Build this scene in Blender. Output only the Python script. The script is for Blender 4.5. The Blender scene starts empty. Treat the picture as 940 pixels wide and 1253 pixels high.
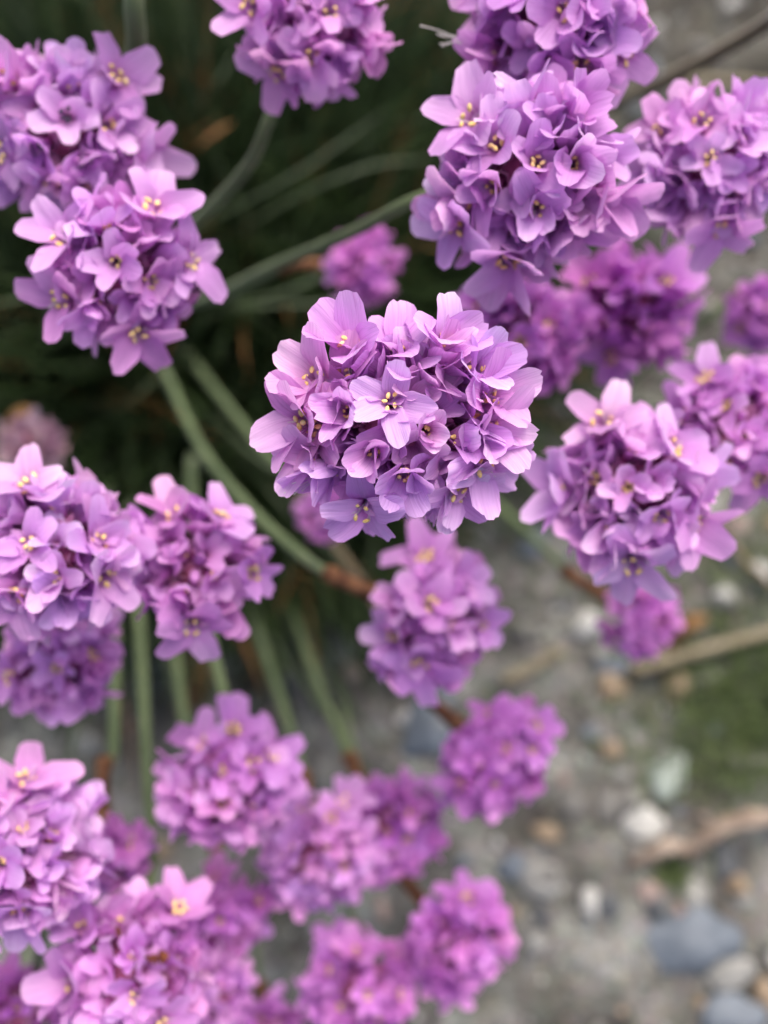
import bpy, math, random
from mathutils import Vector, Matrix, noise

R = math.radians
MM = 0.001
scene = bpy.context.scene
COL = scene.collection

# ------------------------------------------------------------------ camera
PITCH = R(20.0)                       # tilt away from straight down
FPX = 1280.0                          # focal length in photograph pixels (940 x 1253)
CU, CV = 470.0, 626.5
cS, cC = math.sin(PITCH), math.cos(PITCH)
VIEW = Vector((0, cS, -cC)); UP = Vector((0, cC, cS)); RIGHT = Vector((1, 0, 0))
CAM = -VIEW * 0.298
cam = bpy.data.cameras.new('camera')
cam.sensor_fit = 'VERTICAL'; cam.sensor_height = 24.0
cam.lens = 24.0 * FPX / 1253.0
cam.clip_start = 0.005; cam.clip_end = 500
cam.dof.use_dof = True
cam.dof.focus_distance = 0.1130
cam.dof.aperture_fstop = 6.8
camo = bpy.data.objects.new('camera', cam); COL.objects.link(camo)
camo.location = CAM; camo.rotation_euler = (PITCH, 0, 0)
scene.camera = camo

# ------------------------------------------------------------------ sky, sun, exposure (bright overcast day)
SUN_EL, SUN_AZ = R(62), R(25)         # azimuth clockwise from +Y
w = bpy.data.worlds.new('World'); scene.world = w; w.use_nodes = True
nt = w.node_tree
sky = nt.nodes.new('ShaderNodeTexSky'); sky.sky_type = 'NISHITA'; sky.sun_disc = False
sky.sun_elevation = SUN_EL; sky.sun_rotation = SUN_AZ
sky.air_density = 0.8; sky.dust_density = 6.5; sky.ozone_density = 0.2
bg = nt.nodes['Background']; bg.inputs['Strength'].default_value = 0.15
nt.links.new(sky.outputs[0], bg.inputs[0])
sun = bpy.data.lights.new('sun', 'SUN'); sun.energy = 1.3; sun.angle = R(40); sun.color = (1.0, 0.99, 0.975)
suno = bpy.data.objects.new('sun', sun); COL.objects.link(suno)
sd = Vector((math.sin(SUN_AZ) * math.cos(SUN_EL), math.cos(SUN_AZ) * math.cos(SUN_EL), math.sin(SUN_EL)))
suno.rotation_euler = sd.to_track_quat('Z', 'Y').to_euler(); suno.location = (0, 0, 1)
vs = scene.view_settings
vs.view_transform = 'Standard'; vs.look = 'None'; vs.gamma = 1.0; vs.exposure = 0.96
scene.cycles.use_denoising = True; scene.cycles.adaptive_threshold = 0.02
scene.cycles.max_bounces = 7; scene.cycles.diffuse_bounces = 6; scene.cycles.transmission_bounces = 3

# ------------------------------------------------------------------ helpers
def at(u, v, d):
    """photograph pixel + distance along the view axis -> world point"""
    return CAM + VIEW * d + RIGHT * ((u - CU) / FPX * d) + UP * ((CV - v) / FPX * d)

def ground_at(u, v, z=0.0):
    yv = (CV - v) / FPX
    d = (CAM.z - z) / (cC - yv * cS)
    return at(u, v, d)

def smooth(a, b, x):
    t = min(1.0, max(0.0, (x - a) / (b - a))); return t * t * (3 - 2 * t)

def mesh_obj(name, verts, faces, mats, parent=None, idx=None, uvs=None, sm=True):
    me = mesh_data(name, verts, faces, mats, idx, uvs, sm)
    o = bpy.data.objects.new(name, me); COL.objects.link(o)
    if parent: o.parent = parent
    return o

def mesh_data(name, verts, faces, mats, idx=None, uvs=None, sm=True):
    me = bpy.data.meshes.new(name)
    me.from_pydata([tuple(v) for v in verts], [], faces)
    for m in mats: me.materials.append(m)
    if idx: me.polygons.foreach_set('material_index', idx)
    if sm: me.polygons.foreach_set('use_smooth', [True] * len(faces))
    if uvs:
        l = me.uv_layers.new(name='UVMap')
        flat = []
        for f in faces:
            for i in f: flat += uvs[i]
        l.data.foreach_set('uv', flat)
    me.update()
    return me

class Buf:
    def __init__(s): s.v = []; s.f = []; s.m = []; s.uv = []
    def add(s, v, f, m=0, uv=None, mat=None):
        k = len(s.v)
        s.v += [mat @ Vector(p) for p in v] if mat else [Vector(p) for p in v]
        s.f += [tuple(i + k for i in q) for q in f]; s.m += [m] * len(f)
        s.uv += uv if uv else [(0.5, 0.5)] * len(v)
    def data(s, name, mats, sm=True): return mesh_data(name, s.v, s.f, mats, s.m, s.uv, sm)
    def obj(s, name, mats, parent=None, sm=True):
        o = bpy.data.objects.new(name, s.data(name, mats, sm)); COL.objects.link(o)
        if parent: o.parent = parent
        return o

def put(name, data, parent, mat=None, color=None):
    o = bpy.data.objects.new(name, data); COL.objects.link(o)
    if parent: o.parent = parent
    if mat is not None: o.matrix_basis = mat
    if color: o.color = (*color, 1)
    return o

def tag(o, label, cat, group=None, kind=None):
    if label: o['label'] = label
    if cat: o['category'] = cat
    if group: o['group'] = group
    if kind: o['kind'] = kind
    return o

def frame(z, spin=0.0):
    """rotation matrix whose local Z is z"""
    z = z.normalized()
    a = Vector((0, 0, 1)) if abs(z.z) < 0.9 else Vector((1, 0, 0))
    x = a.cross(z).normalized(); y = z.cross(x)
    m = Matrix((x, y, z)).transposed()
    return (m @ Matrix.Rotation(spin, 3, 'Z')).to_4x4()

def tube(path, radii, n=8, cap=True):
    v, f, uv = [], [], []
    prev = None
    L = len(path)
    for i, p in enumerate(path):
        t = (path[min(i + 1, L - 1)] - path[max(i - 1, 0)]).normalized()
        if prev is None:
            a = Vector((1, 0, 0)) if abs(t.x) < 0.8 else Vector((0, 1, 0))
            x = (a - t * a.dot(t)).normalized()
        else:
            x = (prev - t * prev.dot(t)).normalized()
        prev = x; y = t.cross(x)
        for k in range(n):
            a = 2 * math.pi * k / n
            v.append(p + (x * math.cos(a) + y * math.sin(a)) * radii[i]); uv.append((k / n, i / (L - 1)))
    for i in range(L - 1):
        for k in range(n):
            f.append((i * n + k, i * n + (k + 1) % n, (i + 1) * n + (k + 1) % n, (i + 1) * n + k))
    if cap:
        f.append(tuple(range(n - 1, -1, -1))); f.append(tuple((L - 1) * n + k for k in range(n)))
    return v, f, uv

def catmull(pts, per=10):
    P = [pts[0] * 2 - pts[1]] + pts + [pts[-1] * 2 - pts[-2]]
    out = []
    for i in range(1, len(P) - 2):
        a, b, c, d = P[i - 1:i + 3]
        for k in range(per):
            t = k / per
            out.append(0.5 * ((2 * b) + (c - a) * t + (2 * a - 5 * b + 4 * c - d) * t * t + (3 * b - a - 3 * c + d) * t ** 3))
    out.append(pts[-1].copy())
    return out

def bezier(a, b, c, d, n=28):
    return [a * (1 - t) ** 3 + b * 3 * t * (1 - t) ** 2 + c * 3 * t * t * (1 - t) + d * t ** 3 for t in [i / n for i in range(n + 1)]]

# ------------------------------------------------------------------ materials
def new_mat(name):
    m = bpy.data.materials.new(name); m.use_nodes = True
    n = m.node_tree.nodes; n.clear()
    out = n.new('ShaderNodeOutputMaterial')
    return m, m.node_tree, n, out

def ramp(n, stops):
    r = n.new('ShaderNodeValToRGB')
    while len(r.color_ramp.elements) < len(stops): r.color_ramp.elements.new(0.5)
    for e, (p, c) in zip(r.color_ramp.elements, stops):
        e.position = p; e.color = (*c, 1) if len(c) == 3 else c
    return r

def mixc(n, t, mode, fac, a, b):
    x = n.new('ShaderNodeMix'); x.data_type = 'RGBA'; x.blend_type = mode
    for val, s in ((fac, x.inputs[0]), (a, x.inputs[6]), (b, x.inputs[7])):
        if hasattr(val, 'default_value') or hasattr(val, 'links'): t.links.new(val, s)
        elif isinstance(val, (int, float)): s.default_value = val
        else: s.default_value = (*val, 1)
    return x.outputs[2]

def leafy(name, t, n, out, col, trans, rough, spec=0.3, bump=None, sheen=0.0):
    p = n.new('ShaderNodeBsdfPrincipled'); p.inputs['Roughness'].default_value = rough
    p.inputs['Specular IOR Level'].default_value = spec
    p.inputs['Sheen Weight'].default_value = sheen; p.inputs['Sheen Roughness'].default_value = 0.5
    t.links.new(col, p.inputs['Base Color'])
    if bump: t.links.new(bump, p.inputs['Normal'])
    if trans:
        tr = n.new('ShaderNodeBsdfTranslucent'); t.links.new(col, tr.inputs[0])
        if bump: t.links.new(bump, tr.inputs['Normal'])
        mx = n.new('ShaderNodeMixShader'); mx.inputs[0].default_value = trans
        t.links.new(p.outputs[0], mx.inputs[1]); t.links.new(tr.outputs[0], mx.inputs[2])
        t.links.new(mx.outputs[0], out.inputs[0])
    else:
        t.links.new(p.outputs[0], out.inputs[0])
    return p

def petal_material():
    m, t, n, out = new_mat('thrift petal')
    uv = n.new('ShaderNodeTexCoord'); oi = n.new('ShaderNodeObjectInfo')
    sp = n.new('ShaderNodeSeparateXYZ'); t.links.new(uv.outputs['UV'], sp.inputs[0])
    # veins: noise stretched along the petal, different on every petal
    mu = n.new('ShaderNodeVectorMath'); mu.operation = 'MULTIPLY'; mu.inputs[1].default_value = (24, 1.6, 1)
    t.links.new(uv.outputs['UV'], mu.inputs[0])
    ad = n.new('ShaderNodeVectorMath'); ad.operation = 'ADD'
    cb = n.new('ShaderNodeCombineXYZ')
    ml = n.new('ShaderNodeMath'); ml.operation = 'MULTIPLY'; ml.inputs[1].default_value = 57.0
    t.links.new(oi.outputs['Random'], ml.inputs[0]); t.links.new(ml.outputs[0], cb.inputs[2]); t.links.new(ml.outputs[0], cb.inputs[1])
    t.links.new(mu.outputs[0], ad.inputs[0]); t.links.new(cb.outputs[0], ad.inputs[1])
    ns = n.new('ShaderNodeTexNoise'); ns.inputs['Scale'].default_value = 1.0; ns.inputs['Detail'].default_value = 3.0
    t.links.new(ad.outputs[0], ns.inputs['Vector'])
    vein = ramp(n, [(0.26, (0.78, 0.62, 0.76)), (0.44, (0.98, 0.96, 0.98)), (0.72, (1.08, 1.12, 1.07))])
    t.links.new(ns.outputs['Fac'], vein.inputs[0])
    # tone: object colour, shifted a little from petal to petal
    var = ramp(n, [(0.0, (0.86, 0.76, 0.88)), (0.55, (1.0, 1.0, 1.0)), (1.0, (1.10, 1.25, 1.10))])
    t.links.new(oi.outputs['Random'], var.inputs[0])
    c = mixc(n, t, 'MULTIPLY', 1.0, oi.outputs['Color'], var.outputs[0])
    c = mixc(n, t, 'MULTIPLY', 0.8, c, vein.outputs[0])
    # pigment: purple-red claw, pale rim
    claw = ramp(n, [(0.0, (0.42, 0.13, 0.24)), (0.22, (0.66, 0.36, 0.55)), (0.45, (0.96, 0.88, 0.95)), (0.8, (1, 1, 1)), (1.0, (1.1, 1.2, 1.08))])
    t.links.new(sp.outputs[1], claw.inputs[0])
    c = mixc(n, t, 'MULTIPLY', 1.0, c, claw.outputs[0])
    cr = n.new('ShaderNodeTexNoise'); cr.inputs['Scale'].default_value = 0.28; cr.inputs['Detail'].default_value = 4.0
    m2 = n.new('ShaderNodeVectorMath'); m2.operation = 'MULTIPLY'; m2.inputs[1].default_value = (1.0, 9.0, 1.0); t.links.new(ad.outputs[0], m2.inputs[0])
    t.links.new(m2.outputs[0], cr.inputs['Vector'])
    sm = n.new('ShaderNodeMath'); sm.operation = 'ADD'; t.links.new(ns.outputs['Fac'], sm.inputs[0]); t.links.new(cr.outputs['Fac'], sm.inputs[1])
    bp = n.new('ShaderNodeBump'); bp.inputs['Strength'].default_value = 0.4; bp.inputs['Distance'].default_value = 0.00018
    t.links.new(sm.outputs[0], bp.inputs['Height'])
    leafy('petal', t, n, out, c, 0.5, 0.5, 0.28, bp.outputs[0], 0.0)
    return m

def simple(name, c1, c2, scale, trans=0.0, rough=0.6, spec=0.3, stretch=(1, 1, 1), bump=0.0, sheen=0.0, coords='Object', objvar=0.0, detail=3.0):
    m, t, n, out = new_mat(name)
    tc = n.new('ShaderNodeTexCoord'); mp = n.new('ShaderNodeMapping'); mp.inputs['Scale'].default_value = stretch
    t.links.new(tc.outputs[coords], mp.inputs[0])
    ns = n.new('ShaderNodeTexNoise'); ns.inputs['Scale'].default_value = scale; ns.inputs['Detail'].default_value = detail
    t.links.new(mp.outputs[0], ns.inputs['Vector'])
    r = ramp(n, [(0.35, c1), (0.68, c2)]); t.links.new(ns.outputs['Fac'], r.inputs[0])
    c = r.outputs[0]
    if objvar:
        oi = n.new('ShaderNodeObjectInfo')
        v = ramp(n, [(0, (1 - objvar,) * 3), (1, (1 + objvar,) * 3)]); t.links.new(oi.outputs['Random'], v.inputs[0])
        c = mixc(n, t, 'MULTIPLY', 1.0, c, v.outputs[0])
    b = None
    if bump:
        bp = n.new('ShaderNodeBump'); bp.inputs['Strength'].default_value = 0.6; bp.inputs['Distance'].default_value = bump
        t.links.new(ns.outputs['Fac'], bp.inputs['Height']); b = bp.outputs[0]
    leafy(name, t, n, out, c, trans, rough, spec, b, sheen)
    return m

M_PETAL = petal_material()
M_TUBE = simple('floret tube', (0.36, 0.07, 0.20), (0.52, 0.15, 0.36), 900, 0.2)
M_CALYX = simple('papery calyx', (0.46, 0.17, 0.33), (0.68, 0.40, 0.58), 1200, 0.35, 0.6)
M_ANTHER = simple('anther', (0.72, 0.47, 0.13), (0.90, 0.72, 0.32), 1500, 0.0, 0.7, objvar=0.15)
M_FILAMENT = simple('filament', (0.78, 0.50, 0.66), (0.88, 0.68, 0.80), 500, 0.3)
M_STYLE = simple('style', (0.70, 0.66, 0.62), (0.85, 0.80, 0.78), 500, 0.3)
M_CORE = simple('receptacle', (0.24, 0.06, 0.12), (0.38, 0.12, 0.22), 600)
M_BRACT = simple('bract', (0.13, 0.035, 0.015), (0.27, 0.10, 0.045), 400, 0.25, 0.55, objvar=0.2)
M_SHEATH = simple('papery sheath', (0.10, 0.038, 0.02), (0.26, 0.125, 0.06), 420, 0.25, 0.55, stretch=(1, 1, 0.3))
M_STEM = simple('stem', (0.075, 0.11, 0.042), (0.125, 0.165, 0.072), 160, 0.0, 0.6, 0.25, stretch=(1, 1, 0.5), sheen=0.15, bump=0.0001)
M_STEMR = simple('reddish stem', (0.085, 0.05, 0.022), (0.11, 0.085, 0.034), 120, 0.0, 0.6, 0.25, sheen=0.4, bump=0.0001)
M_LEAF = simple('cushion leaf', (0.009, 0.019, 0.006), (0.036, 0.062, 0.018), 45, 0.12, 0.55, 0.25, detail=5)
M_LEAF2 = simple('grey green blade', (0.038, 0.054, 0.028), (0.064, 0.086, 0.046), 90, 0.12, 0.55, 0.3)
M_DEAD = simple('dead leaf', (0.12, 0.055, 0.018), (0.22, 0.115, 0.04), 200, 0.15, 0.7)
M_GRASS = simple('short grass', (0.075, 0.11, 0.04), (0.13, 0.17, 0.065), 120, 0.2, 0.5)
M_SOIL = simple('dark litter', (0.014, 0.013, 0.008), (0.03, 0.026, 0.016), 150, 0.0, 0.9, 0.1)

# ------------------------------------------------------------------ ground
def ground_material():
    m, t, n, out = new_mat('gritty ground')
    tc = n.new('ShaderNodeTexCoord')
    a = n.new('ShaderNodeTexNoise'); a.inputs['Scale'].default_value = 55; a.inputs['Detail'].default_value = 6
    b = n.new('ShaderNodeTexNoise'); b.inputs['Scale'].default_value = 420; b.inputs['Detail'].default_value = 4
    v = n.new('ShaderNodeTexVoronoi'); v.inputs['Scale'].default_value = 520
    for x in (a, b, v): t.links.new(tc.outputs['Object'], x.inputs['Vector'])
    base = ramp(n, [(0.34, (0.036, 0.034, 0.029)), (0.5, (0.090, 0.088, 0.079)), (0.64, (0.16, 0.16, 0.147))])
    t.links.new(a.outputs['Fac'], base.inputs[0])
    fine = ramp(n, [(0.3, (0.55, 0.54, 0.52)), (0.55, (1, 1, 1)), (0.75, (1.4, 1.4, 1.38))])
    t.links.new(b.outputs['Fac'], fine.inputs[0])
    c = mixc(n, t, 'MULTIPLY', 1.0, base.outputs[0], fine.outputs[0])
    gr = n.new('ShaderNodeHueSaturation'); gr.inputs['Saturation'].default_value = 0.25; gr.inputs['Value'].default_value = 1.1
    t.links.new(v.outputs['Color'], gr.inputs['Color'])
    c = mixc(n, t, 'OVERLAY', 0.35, c, gr.outputs[0])
    # ground colour multiplied darker towards the back, with an uneven noisy edge
    sx = n.new('ShaderNodeSeparateXYZ'); t.links.new(tc.outputs['Object'], sx.inputs[0])
    big = n.new('ShaderNodeTexNoise'); big.inputs['Scale'].default_value = 14; big.inputs['Detail'].default_value = 5
    t.links.new(tc.outputs['Object'], big.inputs['Vector'])
    mm = n.new('ShaderNodeMath'); mm.operation = 'MULTIPLY_ADD'; mm.inputs[1].default_value = 0.14; t.links.new(big.outputs['Fac'], mm.inputs[0]); t.links.new(sx.outputs[1], mm.inputs[2])
    mr = n.new('ShaderNodeMapRange'); mr.inputs[1].default_value = 0.06; mr.inputs[2].default_value = 0.19; t.links.new(mm.outputs[0], mr.inputs[0])
    c = mixc(n, t, 'MULTIPLY', mr.outputs[0], c, (0.42, 0.40, 0.36))
    bp = n.new('ShaderNodeBump'); bp.inputs['Strength'].default_value = 0.8; bp.inputs['Distance'].default_value = 0.0012
    t.links.new(b.outputs['Fac'], bp.inputs['Height'])
    leafy('ground', t, n, out, c, 0, 0.85, 0.2, bp.outputs[0])
    return m

def height(x, y):
    r = math.hypot(x, y)
    k = smooth(1.5, 0.4, r)
    return (0.006 * noise.noise((x * 9, y * 9, 3.1)) + 0.0022 * noise.noise((x * 45, y * 45, 7)) + 0.0008 * noise.noise((x * 160, y * 160, 1))) * k

def build_ground():
    cs = [0.0]; st = 0.0035
    while cs[-1] < 120:
        cs.append(cs[-1] + st)
        if cs[-1] > 0.28: st *= 1.22
    ax = [-c for c in cs[:0:-1]] + cs
    N = len(ax)
    v = [(x, y, height(x, y)) for y in ax for x in ax]
    f = [(j * N + i, j * N + i + 1, (j + 1) * N + i + 1, (j + 1) * N + i) for j in range(N - 1) for i in range(N - 1)]
    o = mesh_obj('ground', v, f, [ground_material()])
    tag(o, 'gritty grey ground of sand and small stones', 'ground', kind='structure')

build_ground()

# stones
def stone_mat(name, c1, c2): return simple(name, c1, c2, 220, 0, 0.6, 0.35, bump=0.0003, detail=6)
S_WHITE = stone_mat('white stone', (0.27, 0.27, 0.25), (0.42, 0.42, 0.40))
S_PALE = stone_mat('pale grey stone', (0.15, 0.15, 0.14), (0.235, 0.235, 0.22))
S_SLATE = stone_mat('slate stone', (0.08, 0.097, 0.118), (0.12, 0.14, 0.165))
S_TAN = stone_mat('tan stone', (0.17, 0.125, 0.08), (0.26, 0.195, 0.13))
S_DARK = stone_mat('dark stone', (0.045, 0.05, 0.055), (0.08, 0.085, 0.09))
S_GREEN = stone_mat('greenish stone', (0.20, 0.24, 0.21), (0.28, 0.32, 0.285))
S_PINK = stone_mat('pinkish stone', (0.19, 0.14, 0.125), (0.27, 0.21, 0.185))
S_GREY = stone_mat('grey stone', (0.09, 0.087, 0.08), (0.16, 0.155, 0.142))
STONES = [S_WHITE, S_PALE, S_SLATE, S_TAN, S_DARK, S_GREEN, S_PINK, S_GREY]

def ico(sub):
    import bmesh
    bm = bmesh.new(); bmesh.ops.create_icosphere(bm, subdivisions=sub, radius=1)
    v = [x.co.copy() for x in bm.verts]; f = [tuple(y.index for y in x.verts) for x in bm.faces]; bm.free()
    return v, f
ICO1, ICO3 = ico(1), ico(3)

def stone_verts(base, a, b, c, seed, rot, rough=0.42):
    out = []
    for p in base:
        k = 1 + rough * noise.noise(p * 1.1 + Vector((seed * 3.7, seed, 0))) + rough * 0.4 * noise.noise(p * 2.7 + Vector((seed, 5, seed)))
        q = Vector((p.x * a * k, p.y * b * k, p.z * c * k)); q.rotate(rot); out.append(q)
    return out

from mathutils import Euler
def pebble(u, v, a, b, c, rz, mat, label, group=None):
    a, b, c = a * PK, b * PK, c * PK
    """a stone lying on the ground at that spot, half axes in mm"""
    p = ground_at(u, v, 0.002); z = height(p.x, p.y)
    sv = stone_verts(ICO3[0], a * MM, b * MM, c * MM, u * 0.013 + v * 0.007, Euler((R(random.uniform(-8, 8)), R(random.uniform(-8, 8)), R(rz))))
    o = mesh_obj('pebble', sv, ICO3[1], [mat]); o.location = (p.x, p.y, z + c * MM * 0.2)
    tag(o, label, 'pebble', group)

random.seed(5)
PK = 0.86
PEBBLES = [
 (720, 767, 5.2, 4.4, 3.4, 10, S_WHITE, 'bright white pebble on the grit beside the lowest small round flower head'),
 (738, 800, 3.6, 3.0, 2.2, 60, S_PALE, 'small cream pebble touching the bright white pebble'),
 (414, 785, 7.6, 6.6, 4.0, 20, S_PALE, 'large round pale pebble among the stems behind the flower heads'),
 (930, 706, 3.4, 5.4, 3.0, 0, S_WHITE, 'oval white pebble standing alone on bare grit above the straw'),
 (750, 840, 4.6, 4.0, 3.0, 30, S_TAN, 'orange tan pebble on grit below the small round flower head'),
 (749, 917, 3.4, 3.0, 2.4, 0, S_TAN, 'small dull tan pebble below the orange tan one'),
 (818, 948, 5.0, 7.0, 3.0, -30, S_GREEN, 'pale green angular stone beside the short grass'),
 (787, 1008, 6.6, 4.6, 3.4, 5, S_WHITE, 'smooth white oval pebble above the dry root'),
 (776, 976, 3.6, 3.0, 2.4, 15, S_PALE, 'small grey pebble just above the smooth white oval pebble'),
 (662, 1078, 6.2, 5.8, 3.0, 0, S_PALE, 'flat round whitish pebble half sunk in the sand'),
 (721, 1103, 2.6, 4.0, 2.6, -5, S_WHITE, 'tiny upright white pebble beside a dark stone'),
 (742, 1108, 3.8, 3.4, 2.2, 40, S_DARK, 'small dark blue stone touching the tiny white pebble'),
 (845, 1152, 14.0, 9.0, 4.6, 12, S_SLATE, 'big flat blue grey slate stone lying in the sand'),
 (898, 1192, 8.0, 4.0, 3.0, 15, S_PALE, 'long pale stone just below the big slate stone'),
 (892, 1246, 10.0, 6.0, 3.6, 5, S_SLATE, 'smaller blue grey slate stone beyond the long pale stone'),
 (938, 1222, 4.4, 5.0, 3.0, 0, S_TAN, 'orange tan stone between the two slate stones'),
 (890, 1053, 4.2, 6.0, 3.0, 0, S_DARK, 'dark stone tucked under the dry root'),
 (850, 1098, 4.6, 4.2, 3.0, 0, S_PALE, 'lilac grey pebble between the dry root and the slate stone'),
 (838, 1118, 3.2, 3.0, 2.0, 0, S_PINK, 'pinkish pebble resting against the big slate stone'),
 (795, 1092, 3.6, 3.4, 2.2, 0, S_PINK, 'dull pink pebble under the end of the dry root'),
 (525, 885, 7.0, 12.0, 3.0, -20, S_SLATE, 'long slate stone under the two brown flower sheaths'),
 (655, 905, 3.2, 4.0, 2.4, 0, S_GREEN, 'greenish pebble beside a pink flower head above the sand'),
 (670, 1020, 4.4, 2.6, 2.0, 0, S_TAN, 'flat yellowish stone in open sand'),
 (628, 1062, 4.2, 3.6, 2.4, 0, S_SLATE, 'small blue stone in sand near a hanging flower head'),
 (655, 1152, 3.4, 3.4, 2.2, 0, S_PALE, 'pale pebble alone in sand beside the last pink head'),
 (912, 1100, 3.2, 3.4, 2.2, 0, S_PALE, 'pale pebble in the sand on the far side of the dark stone'),
 (350, 785, 3.6, 4.4, 2.4, 0, S_PALE, 'small pale pebble beside the large round pale pebble'),
 (660, 960, 5.0, 3.6, 2.4, 30, S_GREY, 'grey stone close to the pink head on reddish stems'),
 (700, 985, 4.0, 3.4, 2.2, 0, S_GREY, 'mid grey stone in sand, away from any flower'),
 (100, 905, 5.5, 4.4, 3.0, 0, S_PALE, 'pale stone seen between the hanging green stems'),
 (640, 770, 5.0, 4.0, 2.6, 20, S_GREY, 'grey stone on the grit between two pink heads'),
 (650, 665, 6.0, 4.6, 2.8, 60, S_SLATE, 'blue slate pebble on grit near the dark stem'),
 (800, 690, 4.0, 3.6, 2.2, 60, S_GREY, 'grey pebble beneath the big lavender flower head'),
 (905, 640, 4.2, 3.0, 2.2, 20, S_PINK, 'brownish pink pebble above the oval white one'),
]
for a in PEBBLES: pebble(*a)

def gravel():
    rng = random.Random(11); B = Buf(); n = 0
    while n < 9000:
        x, y = rng.uniform(-0.26, 0.30), rng.uniform(-0.24, 0.30)
        s = min(4.0, 0.8 * math.exp(rng.gauss(0.0, 0.8))) * MM
        m = rng.choices(range(8), (7, 17, 9, 4, 18, 5, 5, 35))[0]
        rot = Euler((rng.uniform(-.3, .3), rng.uniform(-.3, .3), rng.uniform(0, 6.3)))
        sv = stone_verts(ICO1[0], s * rng.uniform(.8, 1.5), s * rng.uniform(.7, 1.1), s * rng.uniform(.5, .8), rng.uniform(0, 50), rot, 0.5)
        B.add(sv, ICO1[1], m, None, Matrix.Translation((x, y, height(x, y) + s * 0.25))); n += 1
    o = B.obj('gravel', STONES, sm=False)
    tag(o, 'loose fine gravel scattered over the ground', 'gravel', kind='stuff')
gravel()

# dry root and straw on the ground
def root():
    pts = [(770, 1060, 3), (800, 1043, 6), (822, 1036, 7), (842, 1040, 6), (868, 1022, 9), (900, 1006, 11), (945, 1000, 10), (1010, 985, 6)]
    path = catmull([ground_at(u, v, z * MM) for u, v, z in pts], 6)
    rr = [(2.3 + 1.0 * noise.noise((i * 0.35, 2, 1))) * MM * (0.5 + 0.5 * smooth(0, 8, i)) for i in range(len(path))]
    v, f, uv = tube(path, rr, 9)
    v = [p + Vector((noise.noise(p * 900), noise.noise(p * 900 + Vector((9, 0, 0))), noise.noise(p * 900 + Vector((0, 9, 0))))) * 0.0007 for p in v]
    m = simple('dry root bark', (0.13, 0.09, 0.065), (0.33, 0.27, 0.215), 260, 0, 0.8, 0.2, stretch=(0.4, 1.6, 1), bump=0.0006)
    tag(mesh_obj('dry_root', v, f, [m]), 'pale dry root lying curved across the sand', 'root')
root()
M_STRAW = simple('straw', (0.17, 0.14, 0.085), (0.26, 0.225, 0.15), 200, 0.1, 0.6)
def straw(pts, r, label, mat=M_STRAW, name='dry_straw', cat='straw'):
    path = catmull([ground_at(u, v, z * MM) for u, v, z in pts], 6)
    v, f, uv = tube(path, [r * MM * (1 - 0.3 * i / len(path)) for i in range(len(path))], 7)
    tag(mesh_obj(name, v, f, [mat]), label, cat)
straw([(770, 822, 4), (830, 805, 7), (890, 787, 9), (990, 762, 6)], 1.7, 'pale straw stalk lying between the small round head and the grass')
straw([(615, 835, 3), (650, 818, 4), (690, 795, 4)], 1.8, 'short pale straw piece lying below the white pebble')
straw([(880, 650, 4), (915, 690, 7), (960, 730, 5)], 1.2, 'thin dark twig leaning beside the oval white pebble', M_STEMR, 'twig', 'twig')
straw([(800, 100, 3), (880, 100, 8), (990, 108, 4)], 1.8, 'straw stalk on the ground behind the flower cluster')

# ------------------------------------------------------------------ leaves
def blade(B, p, d, L, wd, droop, rng, seg=4, m=0, side=None):
    """narrow folded leaf from p along d, bending over"""
    d = d.normalized()
    s = d.cross(Vector((0, 0, 1)));
    s = s.normalized() if s.length > 1e-3 else Vector((1, 0, 0))
    s.rotate(Matrix.Rotation(rng.uniform(-1, 1), 3, d))
    v, f, uv = [], [], []
    q = p.copy(); dd = d.copy()
    for i in range(seg + 1):
        t = i / seg
        hw = wd * 0.5 * (0.75 + 0.4 * t) * (1 - t ** 4 * 0.93)
        nrm = s.cross(dd).normalized()
        v += [q - s * hw, q - nrm * hw * 0.45, q + s * hw]; uv += [(0, t), (.5, t), (1, t)]
        q = q + dd * (L / seg)
        dd = (dd + Vector((0, 0, -droop / seg)) + Vector((rng.gauss(0, .05), rng.gauss(0, .05), 0))).normalized()
    for i in range(seg):
        a = i * 3
        f += [(a, a + 1, a + 4, a + 3), (a + 1, a + 2, a + 5, a + 4)]
    B.add(v, f, m, uv)

CUSH = ground_at(190, 330)            # middle of the leafy cushion
CUSH.z = 0
def in_cushion(x, y, k=1.0):
    a = (x - CUSH.x) / 0.112; b = (y - CUSH.y) / 0.102
    return a * a + b * b + 0.22 * noise.noise((x * 30, y * 30, 0)) < k

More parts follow.
